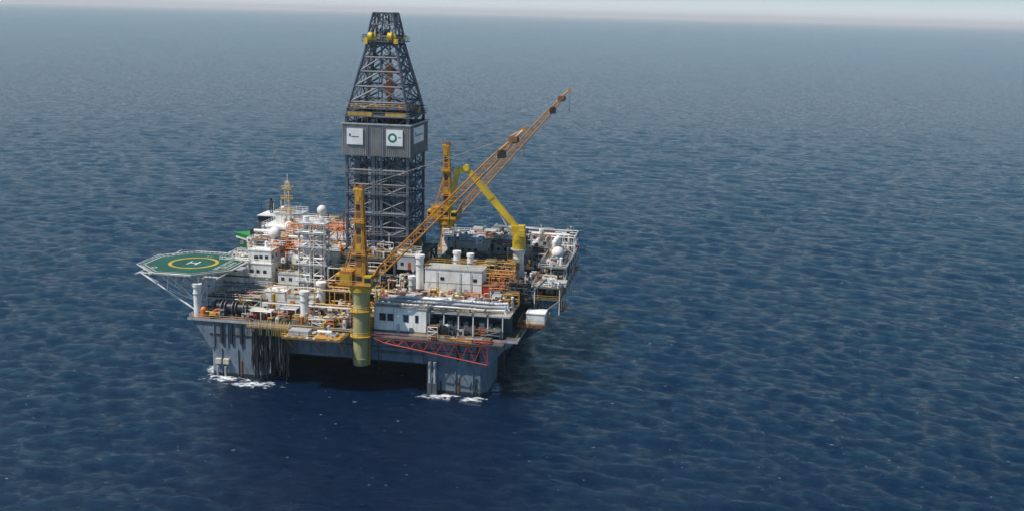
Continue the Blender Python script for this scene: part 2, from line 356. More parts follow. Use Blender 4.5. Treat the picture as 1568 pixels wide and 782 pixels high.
b.pipe([(40,30,31.5),(52,30,31.5),(52,30,27)],.45,'white'); b.pipe([(38,33,32.3),(53,33,32.3)],.35,'lightgrey')
clutter(b,49.5,53,33,38,29,14,3,['black','hulldark','steel'])
b.frame(47,54,26,38,26.4,31.5,2,3,2,.14,'white',.3)
for k in range(5):
    for j in range(3):
        b.cyl((42+j*2.0,-22,22.6+k*1.1),(43.7+j*2.0,-21,22.6+k*1.1),.75,C(['black','hulldark','steel']),10)
b.frame(41,47.3,-23,-20,22,28,4,1,4,.12,'black',.9)
b.bar((46,-14,22),(51,-12,27),.22,'blue'); b.box(45,47,-15,-13,22,23.5,'blue')
b.obj("starboard_gallery",rig)
# ---- port side: accommodation
b=B()
module(b,-45,-29,-19,-6,16,27.6,'white',True,'white')
module(b,-42,-26,-6,8,16,31,'white',True,'white'); module(b,-43,-30,8,24,16,33,'white',True,'white'); module(b,-42,-29,24,37,16,31,'white',True,'cream')
b.box(-45.6,-28.4,-20.6,-19,21.4,21.7,'lightgrey'); b.rail([(-45.6,-20.6,21.7),(-28.4,-20.6,21.7)],'white')
b.prism([(-46.5,-22),(-34,-22),(-32,-19.2),(-46.5,-19.2)],16,20.5,'white')
module(b,-36.5,-29.5,-18,-8,27.8,31.2,'white',True,'white')
module(b,-40,-32,12,20,33.2,36.5,'white',True,'lightgrey')
b.box(-34.6,-33.4,-18.15,-18.05,28.6,29.8,'black')
clutter(b,-42,-27,-17,36,31.2,64,2.2,['white','white','white','lightgrey','orange','rust','steel','orange'],.7)
clutter(b,-44,-37,-17,-8,27.8,18,2,['white','cream','lightgrey'],.7)
module(b,-27,-20,-19,-12,16,25,'white',True,'lightgrey',railm='yellow'); module(b,-26,-16,-10,6,16,28,'lightgrey',True,'white',railm='yellow')
module(b,-27,-14,8,26,16,29.5,'cream',True,'lightgrey',railm='white'); module(b,-26,-12,27,38,16,30,'white',True,'lightgrey')
module(b,-20.5,-12,-29,-24,16,21,'white',True,'lightgrey',railm='yellow'); module(b,-27.5,-21.5,-28,-23,16,22,'white',False,'white',railm='yellow')
clutter(b,-27,-14,-18,36,28,115,3.2,['white','white','cream','lightgrey','steel','orange','rust','white','orange'],.8)
clutter(b,-27,6,-30,-12,16,160,6,['white','white','lightgrey','steel','yellow','white','rust','orange','cream','yellow'],.75)
clutter(b,-14,6,-24,-13,22,95,4,['white','cream','lightgrey','steel','white','orange','rust','yellow'],.75)
clutter(b,-14,8,-38,-28,16,100,3,['white','cream','lightgrey','steel','yellow','orange','rust'],.7)
b.frame(-12,6,-30,-13,16,24,4,4,2,.16,'yellow',.5); b.box(-12,2,-24,-13,21.6,21.9,'deck'); b.frame(-10,4,-24,-14,22,29,3,2,2,.14,'cream',.6)
b.box(-10,4,-20,-14,27,27.15,'deck'); b.rail([(-10,-20,27.15),(4,-20,27.15)],'yellow')
pipes(b,-27,6,-31,19.5,4); pipes(b,-26,-2,-25,23,3)
for y in (2,8): b.lattice((-32,y,35),(-14,y,35),1.6,1.6,1.6,1.6,9,.14,'orange',t0=0,t1=0)
b.frame(-30,-16,2,8,30,35,3,1,1,.2,'orange',.4)
b.bar((-20,5,35),(-20,5,39),.35,'rust'); b.bar((-16,8,35),(-16,8,39.5),.3,'rust')
b.lattice((-28,-8,31),(-17,-8,33),1.2,1.2,1.2,1.2,7,.12,'orange',t0=0,t1=0); b.frame(-28,-22,-10,-6,28,33,1,1,2,.16,'orange',.8)
b.sph((-33,-6,34.2),1.9,'white',18,12); b.cyl((-33,-6,31),(-33,-6,33),1.2,'white')
b.sph((-33,6,34.2),1.5,'white',18,12)
b.sph((-29.5,26,36.0),1.6,'white',18,12); b.cyl((-29.5,26,31),(-29.5,26,34.8),.9,'white')
b.sph((-36,22,35),1.3,'white',18,12)
b.obj("accommodation_block",rig)
b=B()
for (x0,x1) in ((-19.4,-16.2),(-15.0,-11.8)):
    b.frame(x0,x1,-22,-18,16,41,1,1,10,.2,'white',1.0)
    b.cyl(((x0+x1)/2,-20,16),((x0+x1)/2,-20,40),.6,'white',10)
    b.box(x0-.6,x1+.6,-22.6,-17.4,40.8,41.1,'lightgrey'); b.railbox(x0-.6,x1+.6,-22.6,-17.4,41.1,'white')
for z in (24,29,34,38): b.box(-20.2,-11,-22.8,-17.2,z,z+.15,'lightgrey'); b.rail([(-20.2,-22.8,z),(-11,-22.8,z)],'white')
b.cyl((-17.8,-20,41),(-17.8,-20,42.6),.9,'white'); b.cyl((-13.4,-20,41),(-13.4,-20,42.2),1.1,'lightgrey')
for x in (-19,-15.6,-12.2): b.bar((x,-22.4,16),(x,-22.4,40),.1,C(['lightgrey','cream','rust']))
b.obj("bulk_tank_tower",rig)
b=B()
b.lattice((-35,10,33),(-35,10,47.5),1.9,1.9,1.0,1.0,10,.13,'cream',side=(1,0,0),t0=0,t1=0)
for z,wd in ((38,2.6),(42,2.0),(45,1.5)): b.box(-35-wd,-35+wd,9.2,10.8,z,z+.15,'yellow'); b.rail([(-35-wd,9.2,z),(-35+wd,9.2,z)],'yellow')
b.bar((-35,10,47),(-35,10,50),.1,'white'); b.bar((-37,10,46),(-33,10,46),.12,'yellow'); b.sph((-36.5,10,39),.7,'white')
for x in (-38,-31.5,-40.5): b.bar((x,12,33),(x,12,40+R(-1,2)),.12,'white')
b.obj("radio_mast",rig)
b=B()
for i,x in enumerate((-39.5,-36.2,-33)):
    b.cyl((x,-34,18.2),(x+2.1,-34,18.2),1.5,'black',20)
    for xx in (x-.15,x+2.1): b.cyl((xx,-34,18.2),(xx+.2,-34,18.2),2.1,'steel',24)
    b.box(x-.3,x+2.6,-35.2,-32.8,16,16.6,'steel')
b.cyl((-41.8,-37,16),(-41.8,-37,18),1.0,'orange',14); b.sph((-41.8,-37,18),1.0,'orange',14,8); b.box(-39.5,-37.5,-38.6,-37,15.8,17.6,'yellow'); b.box(-39.4,-37.6,-38.7,-38.6,16,17,'black')
b.box(-28,-22,-37,-34,18.6,18.8,'cream'); b.frame(-28,-22,-37,-34,16,18.6,2,1,1,.12,'white',0)
b.box(-21,-16,-34,-31,18.9,19.05,'lightgrey'); b.frame(-21,-16,-34,-31,16,18.9,2,1,1,.12,'white',0)
clutter(b,-44,-14,-38,-31,16,85,2.2,['steel','lightgrey','cream','deckbrown','yellow','black','red','orange'],.7)
clutter(b,-44,-28,-31,-22,16,26,3,['steel','lightgrey','orange','white','deckbrown'],.8)
b.box(-44.6,-28,-30,-23,19.6,19.9,'deck'); b.railbox(-44.6,-28,-30,-23,19.9,'white'); b.frame(-44.6,-28,-30,-23,16,19.6,4,2,1,.15,'white',.2)
clutter(b,-43,-29,-29,-24,19.9,14,1.6,['white','lightgrey','cream','steel'],.6)
stair(b,(-28,-31,16),(-34,-31,20),1.2,'yellow'); stair(b,(4,-32,16),(9,-32,22.5),1.2,'yellow')
b.obj("mooring_deck_equipment",rig)
b=B()
b.box(-13,13,-13,13,29.4,30,'deck'); b.railbox(-13,13,-13,13,30,'yellow')
b.frame(-12.5,12.5,-12.5,12.5,16,29.4,4,4,3,.45,'steel',.8)
b.box(-11,-1,-12,11,16,27,'steel'); b.box(3,11,-9,11,16,26,'hulldark')
clutter(b,-12,12,-12.8,-9.5,30,40,3.5,['steel','lightgrey','yellow','white','steel','orange'],.8); clutter(b,-12,12,-12,12,30,50,5,['steel','yellow','white','derrick','black'],.9)
module(b,8,13.5,-16,-9,28,32,'lightgrey',True,'cream'); module(b,-14,-10,-15,-8,27,31.5,'cream',True,'lightgrey',railm='yellow')
stair(b,(14,-13,22),(14,-4,30),1.4); stair(b,(2,-16,22),(-8,-16,29),1.4)
b.lattice((16,0,28),(30,0,26.5),3,1.2,3,1.2,8,.2,'yellow')
b.obj("drill_floor",rig)
# ================= DERRICK
der=empty("drilling_derrick")
b=B(); h=9.1
def ringpts(z,hw): return [V((-hw,-hw,z)),V((hw,-hw,z)),V((hw,hw,z)),V((-hw,hw,z))]
def shaft(levels,rl,rb,mid=1,x=True):
    for (z0,h0),(z1,h1) in zip(levels,levels[1:]):
        a=ringpts(z0,h0); c=ringpts(z1,h1)
        for i in range(4):
            j=(i+1)%4
            b.bar(a[i],c[i],rl,'derrick'); b.bar(c[i],c[j],rb*1.2,'derrick')
            ms=[a[i].lerp(a[j],k/mid) for k in range(mid+1)]; mt=[c[i].lerp(c[j],k/mid) for k in range(mid+1)]
            for k in range(mid):
                if x: b.bar(ms[k],mt[k+1],rb,'derrick'); b.bar(ms[k+1],mt[k],rb,'derrick')
                else:
                    m_=mt[k].lerp(mt[k+1],.5); b.bar(ms[k],m_,rb,'derrick'); b.bar(ms[k+1],m_,rb,'derrick')
                if k: b.bar(ms[k],mt[k],rb*1.5,'derrick')
shaft([(30+i*4.2,h) for i in range(8)],.55,.2,2,True)
shaft([(59.4,h),(64,h),(70.7,h)],.5,.2,2)
shaft([(70.7,h),(74.6,8.3),(79,7.3),(83.2,6.2),(87.2,5.2),(91,4.3)],.5,.26,1,False)
shaft([(70.7,h*.98),(74.6,8.2),(79,7.2),(83.2,6.1),(87.2,5.1),(91,4.2)],.1,.12,2,True)
shaft([(91,4.3),(93.2,4.2),(96.5,3.6),(99.8,2.9)],.32,.16,2,False)
for x in (-4.5,-2,2,4.5):
    for y in (-5,5): b.bar((x,y,30),(x,y,70),.3,'derrick')
for i in range(56):
    x=R(-7,7);y=R(-7.5,7.5); b.cyl((x,y,30),(x,y,R(50,68)),.14,C(['steel','steel','derrick','lightgrey','black']),5,cap=False)
for x in (-6.2,6.2): b.box(x-.9,x+.9,-8.4,-6.8,30,59,'derrick')
b.box(-1.6,-.6,-9.3,-8.2,30,70,'steel'); b.box(.9,1.6,-9.3,-8.6,30,59,'derrick')
for z in (36,42,48,54): 
    b.box(-9.6,9.6,-9.8,-8.7,z,z+.15,'steel'); b.rail([(-9.6,-9.8,z),(9.6,-9.8,z)],'steel'); b.box(9,9.9,-9.6,9.6,z,z+.15,'steel'); b.box(-8,8,-2,8,z+1,z+1.3,'derrick')
for x in (-1.2,1.2): b.bar((x,0,30),(x,0,92),.25,'derrick')
b.lattice((-5,-4,70),(-3,-3,92),1.2,1.2,1,1,12,.1,'steel',side=(1,0,0))
b.obj("lattice_tower",der)
b=B(); W=10.15
b.box(-W,W,-W,-W+.25,59.6,68.6,'windwall'); b.box(W-.25,W,-W+.26,W-.26,59.6,68.6,'windwall'); b.box(-W,W,W-.25,W,59.6,68.6,'windwall'); b.box(-W,-W+.25,-W+.26,W-.26,59.6,68.6,'windwall')
k=-W+.3
while k<W-.2:
    b.box(k,k+.16,-W-.12,-W,59.7,68.5,'windwall'); b.box(W,W+.12,k,k+.16,59.7,68.5,'windwall'); k+=.62
b.box(-2.7,-2.2,-W-.25,-W-.12,59.5,68.7,'steel'); b.box(2,2.4,-W-.25,-W-.12,59.5,68.7,'steel')
b.box(-W-.3,W+.3,-W-.3,W+.3,59.4,59.58,'steel')
b.box(-W-.2,W+.2,-W-.3,-W-.12,68.4,68.8,'lightgrey'); b.box(W+.12,W+.3,-W,W,68.4,68.8,'lightgrey')
b.obj("wind_wall",der)
b=B()
def sign(x0,x1,z0,z1): b.box(x0,x1,-W-.4,-W-.13,z0,z1,'sign')
sign(-8.6,-3.8,62.6,67.2); sign(3.2,8.0,62.6,67.2); b.box(W+.13,W+.4,-7,4,63,67.6,'sign')
b.obj("sign_panels",der)
b=B(); n=28
vs=[(5.0+r*math.cos(2*math.pi*i/n),-W-.43,64.9+r*math.sin(2*math.pi*i/n)) for r in (.75,1.35) for i in range(n)]
b.add(vs,[(i,(i+1)%n,n+(i+1)%n,n+i) for i in range(n)],'emblem')
for i in range(5): b.box(6.7+i*.16,6.8+i*.16,-W-.43,-W-.41,64.9,65.2,'emblem')
b.box(-7.2,-5.0,-W-.43,-W-.41,64.7,65.0,'steel'); b.box(-7.9,-7.4,-W-.44,-W-.41,64.9,65.7,'blue')
b.box(W+.41,W+.43,-4.9,2.5,65.0,65.4,'steel'); b.box(W+.41,W+.44,-6,-5.2,65,66.3,'blue')
b.obj("sign_emblems",der)
b=B()
b.box(-9.9,9.9,-9.9,9.9,70.5,70.8,'steel'); b.railbox(-9.9,9.9,-9.9,9.9,70.8,'steel')
b.box(-9.6,9.6,-9.6,9.6,72.8,72.95,'steel')
b.box(-8.6,-1.5,-9.4,-6,70.8,71.8,'yellow'); b.box(2.5,8.5,-9.2,-6,70.8,72,'yellow'); b.box(-9,9,3,6,70.9,72.4,'yellow'); b.railbox(-8.8,8.8,-8.8,8.8,73,'yellow')
clutter(b,-8,8,-8,8,71,26,2.8,['steel','yellow','derrick','lightgrey','orange'])
b.box(.2,1.9,-1,1,76,82,'orange'); b.box(-.3,2.3,-1.3,1.3,77.5,79.2,'orange'); b.cyl((1,0,72),(1,0,76),.35,'orange'); b.box(.4,1.6,-.8,.8,82,83.5,'yellow'); b.cyl((1,-.9,84.4),(1,.9,84.4),1.1,'orange',16)
for x in (.5,.8,1.2,1.5): b.bar((x,0,84),(x,0,93),.05,'black')
b.box(-5.6,5.6,-5.6,5.6,91.6,91.9,'derrick'); b.railbox(-5.6,5.6,-5.6,5.6,91.9,'steel')
for x in (-3.6,2.2): b.cyl((x,-5.2,93.2),(x+1.2,-5.2,93.2),1.15,'yellow2',16); b.box(x-.4,x+2.0,-5,-3.6,92,94,'yellow2')
for x in (-1,0,1): b.cyl((x,-1.6,94),(x+.3,-1.6,94),1.3,'steel',16)
b.box(-4.9,-3.8,-5.9,-5.3,91.0,92.8,'yellow2'); b.box(4,5.2,-5.9,-5,91.2,92.6,'yellow')
clutter(b,-4,4,-4.4,4.4,91.9,14,2.2,['steel','derrick','yellow2','black','lightgrey'],.6)
b.box(-3.5,3.5,-3.5,3.5,96.4,96.55,'derrick'); b.railbox(-3.6,3.6,-3.6,3.6,96.5,'derrick'); b.box(-3.1,3.1,-3.1,3.1,99.6,99.9,'derrick')
b.frame(-2.4,2.4,-2.4,2.4,96.5,99.6,2,2,1,.14,'derrick',1)
b.bar((3.4,-3,92),(4.6,-3,100),.12,'derrick'); b.bar((4.6,-3,92),(4.6,-3,99.5),.1,'derrick')
b.obj("crown_and_top_drive",der)
# ================= CRANES
def pedestal_crane(name,px,py,ped0,zc,tip,masttop,pedmat):
    e=empty(name); b=B()
    b.cyl((px,py,ped0),(px,py,zc-1.5),2.1,pedmat,24); b.cyl((px,py,zc-5),(px,py,zc-1.5),2.1,pedmat,24,r2=2.7); b.cyl((px,py,zc-1.5),(px,py,zc),2.9,'yellow',24)
    b.cyl((px,py,ped0),(px,py,ped0+2),2.12,pedmat,24,r2=2.3)
    for z in (ped0+8,ped0+15):
        b.cyl((px,py,z),(px,py,z+.2),3.0,'yellow',20)
        pts=[(px+3*math.cos(t),py+3*math.sin(t),z+.2) for t in [i*math.pi/6 for i in range(13)]]; b.rail(pts,'yellow',step=1.2)
    sp=[(px+2.7*math.cos(t*.42),py+2.7*math.sin(t*.42),ped0+8+t*.6) for t in range(12)]
    b.rail(sp,'yellow',step=1.5)
    b.bar((px+2.4,py-.3,ped0),(px+2.4,py-.3,zc),.1,'yellow'); b.bar((px+2.4,py+.3,ped0),(px+2.4,py+.3,zc),.1,'yellow')
    b.obj("pedestal",e)
    b=B()
    b.box(px-5.6,px+4.2,py-3,py+3,zc,zc+.5,'crane')
    b.box(px-5.0,px-1.6,py-2.7,py+2.7,zc+.5,zc+4.0,'crane'); b.box(px-4.6,px-2,py-2.8,py-2.7,zc+1,zc+3.2,'yellow')
    b.box(px-6.4,px-5.0,py-2.2,py+2.2,zc+.6,zc+3.0,'yellow'); b.box(px-6.2,px-5.1,py-2.25,py-2.2,zc+1,zc+2.4,'black')
    b.box(px+1.8,px+3.8,py-3.6,py-1.4,zc+.6,zc+3.2,'yellow2'); b.box(px+2.1,px+3.85,py-3.65,py-1.5,zc+1.6,zc+2.8,'glass')
    b.cyl((px-1,py-2,zc+1.6),(px-1,py+2,zc+1.6),1.1,'steel',16)
    b.railbox(px-6,px+4.2,py-3.3,py+3.3,zc+.5,'yellow'); b.railbox(px-5.0,px-1.6,py-2.7,py+2.7,zc+4.0,'yellow')
    mt=V(masttop)
    for sy in (-1,1):
        y0=py+sy*1.7; y1=mt.y+sy*.9; x0=px+.3; w0,w1_=1.35,.85
        vs=[(x0-w0,y0-.4,zc+.5),(x0+w0,y0-.4,zc+.5),(x0+w0,y0+.4,zc+.5),(x0-w0,y0+.4,zc+.5),(mt.x-w1_,y1-.35,mt.z),(mt.x+w1_,y1-.35,mt.z),(mt.x+w1_,y1+.35,mt.z),(mt.x-w1_,y1+.35,mt.z)]
        b.add(vs,[(0,3,2,1),(4,5,6,7),(0,1,5,4),(1,2,6,5),(2,3,7,6),(3,0,4,7)],'crane')
    H=mt.z-zc
    for i in range(1,12):
        t=i/12; z=zc+H*t; hw=1.7-.8*t; cx=px+.3+(mt.x-px-.3)*t; wx=1.35-.5*t
        b.box(cx-wx,cx+wx,py-hw,py+hw,z-.2,z+.2,'crane')
        b.box(cx-wx*.55,cx+wx*.5,py-hw-.5,py-hw-.4,z-.8,z+.7,('rust','black','yellow')[i%3])
        if i in (4,8): b.box(cx-wx-.8,cx+wx+.8,py-hw-1.1,py+hw+1.1,z,z+.15,'crane'); b.railbox(cx-wx-.8,cx+wx+.8,py-hw-1.1,py+hw+1.1,z+.15,'crane')
    b.bar((px+1.9,py-2,zc),(mt.x+1.1,mt.y-1.2,mt.z),.08,'yellow'); b.bar((px+1.9,py-1.5,zc),(mt.x+1.1,mt.y-.8,mt.z),.08,'yellow')
    b.box(mt.x-1.3,mt.x+1.2,mt.y-1.3,mt.y+1.3,mt.z,mt.z+.5,'yellow'); b.cyl((mt.x+.5,mt.y-.8,mt.z+.9),(mt.x+.5,mt.y+.8,mt.z+.9),.7,'rust',14); b.bar((mt.x-.8,mt.y,mt.z),(mt.x-1.4,mt.y,mt.z+2.2),.2,'crane')
    b.bar((px-4,py-1.5,zc+4),(mt.x-.5,mt.y-.5,zc+H*.62),.14,'crane'); b.bar((px-4,py+1.5,zc+4),(mt.x-.5,mt.y+.5,zc+H*.62),.14,'crane')
    b.obj("crane_house_and_mast",e)
    b=B(); foot=V((px+3.2,py,zc+1.8)); tip=V(tip)
    rg=b.lattice(foot,tip,2.8,2.2,1.8,1.7,26,.16,'crane',.085,side=(0,1,0))
    for sy in (-1,1): b.bar(foot+V((0,sy*1.2,-.3)),rg[2][0 if sy>0 else 1],.25,'crane')
    d=(tip-foot).normalized()
    b.rail([foot.lerp(tip,.1)+V((0,-1.6,0)),foot.lerp(tip,.95)+V((0,-1.2,0))],'crane',step=3,r=.04)
    b.box(tip.x-1.6,tip.x+.5,tip.y-1.0,tip.y+1.0,tip.z-1.0,tip.z+.4,'rust'); b.cyl((tip.x,tip.y-.9,tip.z-.5),(tip.x,tip.y+.9,tip.z-.5),.9,'black',16)
    q=tip-d*5; b.box(q.x-.9,q.x+1.0,q.y-1.1,q.y+1.1,q.z-1.6,q.z+.4,'black')
    j=tip+d*3.2; b.bar(tip+V((0,-.6,.2)),j,.2,'crane'); b.bar(tip+V((0,.6,.2)),j,.2,'crane'); b.bar(tip-d*2+V((0,0,1.8)),j,.12,'crane'); b.cyl((j.x,j.y-.3,j.z),(j.x,j.y+.3,j.z),.6,'crane',12)
    b.obj("lattice_boom",e)
    b=B()
    for sy in (-.7,.7):
        b.bar(mt+V((.5,sy,.9)),tip+V((-.5,sy,.3)),.05,'black')
        b.bar(mt+V((.5,sy,.9)),foot.lerp(tip,.62)+V((0,sy,1)),.04,'black')
    b.bar(j,j-V((0,0,6)),.05,'black'); b.box(j.x-.2,j.x+.2,j.y-.2,j.y+.2,j.z-6.8,j.z-6,'rust')
    b.obj("wire_ropes",e)
pedestal_crane("pedestal_crane",5.2,-41.3,7.2,29.2,(45.8,-40.5,69.8),(4.9,-41.3,54.5),'olive')
pedestal_crane("pedestal_crane",9.2,41,7.2,32.5,(47.2,41,74.6),(8.8,41,57),'crane')
e=empty("knuckle_boom_crane"); b=B(); kx,ky=39.9,5
b.cyl((kx,ky,18),(kx,ky,31.5),1.55,'white',20); b.cyl((kx,ky,29.5),(kx,ky,31.5),1.6,'white',20,r2=2.0); b.cyl((kx,ky,31.5),(kx,ky,36),2.0,'yellow2',20); b.cyl((kx,ky,31.3),(kx,ky,31.6),2.5,'lightgrey',20)
b.cyl((kx,ky,22),(kx,ky,25),2.0,'white',20)
b.box(kx-2.2,kx+1.6,ky-1.5,ky+1.5,36,38.6,'yellow2'); b.box(kx+.2,kx+2,ky-2.6,ky-1.2,35.6,37.6,'yellow2'); b.railbox(kx-2.6,kx+2.2,ky-2.8,ky+2,35.6,'yellow')
b.obj("pedestal",e)
def taper(b,p,q,w0,w1,mat,dep=.8):
    p=V(p);q=V(q);d=(q-p).normalized(); s_=V((0,1,0)); u=d.cross(s_).normalized()
    vs=[p+s_*dep*a*1.0+u*w0*c for a,c in ((-1,-1),(1,-1),(1,1),(-1,1))]+[q+s_*dep*.8*a+u*w1*c for a,c in ((-1,-1),(1,-1),(1,1),(-1,1))]
    b.add(vs,[(0,3,2,1),(4,5,6,7),(0,1,5,4),(1,2,6,5),(2,3,7,6),(3,0,4,7)],mat)
b=B()
K=V((23.4,5,55.2)); S=V((kx-.5,5,37.5))
taper(b,S,S.lerp(K,.5),.8,1.0,'yellow2'); taper(b,S.lerp(K,.5),K,1.0,.65,'yellow2')
b.cyl((K.x,4,K.z),(K.x,6,K.z),1.0,'yellow2',14)
K2=V((20.6,5,54)); taper(b,K,K2,.6,.8,'yellow2'); b.cyl((K2.x,4.1,K2.z),(K2.x,5.9,K2.z),.9,'yellow2',14)
T=V((18.4,5,41.5)); taper(b,K2,T,.7,.45,'yellow2'); b.bar(T,T-V((0,0,4)),.15,'black'); b.box(T.x-.4,T.x+.4,4.6,5.4,36.8,37.8,'yellow')
b.cyl(S+V((-1.5,0,-2.2)),S.lerp(K,.42)+V((0,0,-1)),.32,'lightgrey',10); b.cyl(S.lerp(K,.6)+V((0,0,1.2)),K2+V((1.2,0,.9)),.22,'lightgrey',8)
b.obj("folding_arm",e)
# ================= HELIDECK
e=empty("helideck"); hc=(-50.3,-24.7); hz=28.0
def octo(r,rot=math.pi/8): return [(hc[0]+r*math.cos(rot+i*math.pi/4),hc[1]+r*math.sin(rot+i*math.pi/4)) for i in range(8)]
b=B(); Rr=14.0
b.prism(octo(Rr),hz-.5,hz,'green'); b.prism(octo(Rr+.06),hz-.75,hz-.2,'lightgrey')
o1=octo(Rr-.6);o2=octo(Rr-.35)
b.add([(x,y,hz+.03) for x,y in o1+o2],[(i,8+i,8+(i+1)%8,(i+1)%8) for i in range(8)],'marking')
b.ring(hc,6.1,7.1,hz+.03,'yellow2',56)
cx,cy=hc
for x in (-1.5,1.0): b.box(cx+x,cx+x+.5,cy-1.9,cy+1.9,hz+.03,hz+.05,'marking')
b.box(cx-1,cx+1,cy-.28,cy+.28,hz+.03,hz+.05,'marking')
b.ring((cx+7,cy+8.5),.5,.8,hz+.03,'marking',16); b.ring((cx-8,cy-8),.5,.8,hz+.03,'marking',16)
b.obj("landing_deck",e)
text("deck_lettering","DEVELOPMENT\nDRILLER III",e,(cx+10.2,cy-.3,hz+.04),(0,0,math.pi/2),1.75,'marking',.005)
text("deck_number","12.0",e,(cx+1,cy+9,hz+.04),(0,0,math.pi),1.3,'marking',.005)
b=B(); n1=octo(Rr+.1);n2=octo(Rr+1.7)
for i in range(8):
    a=V((*n1[i],hz-.3));a2=V((*n1[(i+1)%8],hz-.3));c=V((*n2[i],hz+.15));c2=V((*n2[(i+1)%8],hz+.15))
    b.bar(c,c2,.09,'white'); b.bar(a.lerp(c,.5),a2.lerp(c2,.5),.04,'lightgrey')
    for k in range(9): b.bar(a.lerp(a2,k/8),c.lerp(c2,k/8),.06,'white')
b.obj("safety_net",e)
b=B()
for x in range(-62,-37,4): b.bar((x,cy-12,hz-1.2),(x,cy+12,hz-1.2),.22,'white')
for y in (-35,-30,-25,-20,-15):
    b.bar((-62,y,hz-1.2),(-38,y,hz-1.2),.25,'lightgrey'); b.bar((-61,y,hz-1.3),(-45,y,17),.28,'white'); b.bar((-53,y,hz-1.3),(-45,y,20),.2,'white'); b.bar((-53,y,hz-1.3),(-53.5,y,22.3),.15,'white')
    b.bar((-44,y,16),(-44,y,hz-1.2),.28,'white'); b.bar((-45,y,20),(-53,y,22.3),.15,'white')
for y in (-35,-30,-25,-20): b.bar((-61,y,hz-1.3),(-45,y+5,17),.14,'white'); b.bar((-44,y,17),(-44,y+5,26),.14,'white')
b.box(-38,-35,-26,-22,27,27.2,'lightgrey'); b.box(-64.5,-62.5,-22,-17,27.0,27.2,'lightgrey'); b.rail([(-64.5,-22,27.2),(-64.5,-17,27.2)],'white')
stair(b,(-60,-13,27.8),(-66,-13,24),1.2,'white')
b.obj("support_truss",e)
# ================= LIFEBOAT
e=empty("lifeboat"); b=B(); lx,ly,lz=53.2,9,13.6
st=[(-4.2,.15,.5),(-3.4,.9,1.0),(-1.5,1.35,1.25),(1.5,1.35,1.25),(3.4,.95,1.0),(4.2,.15,.5)]
vs=[];n=12
for yy,rx,rz in st:
    for i in range(n):
        t=2*math.pi*i/n; vs.append((lx+rx*math.cos(t),ly+yy,lz+rz*math.sin(t)))
b.add(vs,[(j*n+i,j*n+(i+1)%n,(j+1)*n+(i+1)%n,(j+1)*n+i) for j in range(5) for i in range(n)]+[list(range(n)),list(range(5*n,6*n))[::-1]],'orange',True)
b.box(lx-.7,lx+.7,ly-2.8,ly-1.2,lz+1,lz+1.9,'orange'); b.box(lx-.72,lx+.72,ly-2.85,ly-2.2,lz+1.3,lz+1.7,'glass')
for yy in (-3,3): b.bar((lx,ly+yy,lz+1),(lx,ly+yy,19.4),.08,'black'); b.bar((46.5,ly+yy,15),(lx,ly+yy,19.2),.2,'white')
b.obj("boat_hull_and_davits",e)
# ================= SUPPLY VESSEL (behind the rig)
e=empty("supply_vessel"); b=B(); x0,yc=-102,121
def hullp(w,tip,L=62): return [(x0+tip,yc),(x0+6+tip*.5,yc-w*.62),(x0+15,yc-w),(x0+L,yc-w),(x0+L,yc+w),(x0+15,yc+w),(x0+6+tip*.5,yc+w*.62)]
b.prism(hullp(6,4),-2,4.2,'vgreen',hullp(7.5,0)); b.prism(hullp(7.6,-.3),4.2,4.9,'marking'); b.prism(hullp(7.5,0),4.9,6.5,'vgreen',hullp(7.6,-1))
b.prism([(x0+9,yc-6.5),(x0+24,yc-7),(x0+24,yc+7),(x0+9,yc+6.5)],6.5,9.5,'hulldark'); b.prism([(x0+11,yc-6),(x0+22,yc-6),(x0+22,yc+6),(x0+11,yc+6)],9.5,12.5,'steel')
b.prism([(x0+12.5,yc-5.5),(x0+20,yc-5.5),(x0+20,yc+5.5),(x0+12.5,yc+5.5)],12.5,15.2,'black'); b.box(x0+12.3,x0+20.1,yc-5.6,yc+5.6,13.3,14.4,'glass'); b.box(x0+12,x0+20.6,yc-5.9,yc+5.9,15.2,15.5,'white')
b.lattice((x0+16,yc,15.4),(x0+16,yc,22),1.2,1.2,.8,.8,5,.12,'black',side=(1,0,0)); b.bar((x0+13.5,yc,19),(x0+18.5,yc,19),.15,'black'); b.bar((x0+14,yc,21),(x0+18,yc,21),.12,'black'); b.bar((x0+12.5,yc-2,15),(x0+12.5,yc-2,20),.12,'black')
b.box(x0+21,x0+23,yc-5,yc-3,9.5,17,'black'); b.box(x0+24,x0+61,yc-6.6,yc+6.6,6.5,6.6,'deckbrown')
for yy in (-7.4,7.4): b.box(x0+24,x0+61,yc+yy-.1,yc+yy+.1,6.5,8,'vgreen')
b.obj("vessel_hull_and_bridge",e)
# ================= SEA
rng=np.random.default_rng(3)
NA=600
ang=np.linspace(math.radians(-40),math.radians(40),NA)
r=[70.0]
while r[-1]<200000:
    x_=r[-1]; k_=.0033 if x_<900 else min(.03,.0033*(x_/900)**1.2)
    r.append(x_+max(.75,x_*k_))
r=np.array(r); NR=len(r); dr=np.gradient(r)
Rg,Ag=np.meshgrid(r,ang,indexing='ij'); X=Rg*np.sin(Ag); Y=Rg*np.cos(Ag); Z=np.zeros_like(X)
sp=np.maximum(dr[:,None],Rg*(ang[1]-ang[0])*.6)
wd=math.radians(255)
for i in range(100):
    lam=2.8*(28/2.8)**rng.random(); th=wd+rng.normal(0,0.85); k=2*math.pi/lam
    amp=0.018*lam/6.283*min(1,(6/lam)**1.2); f=np.clip((lam/sp-2.2)/5,0,1)
    p_=k*(X*math.cos(th)+Y*math.sin(th))+rng.random()*6.28
    Z+=f*amp*(np.sin(p_)+.2*np.cos(2*p_))
vs=np.stack([X,Y,Z],-1).reshape(-1,3); idx=np.arange(NR*NA).reshape(NR,NA)
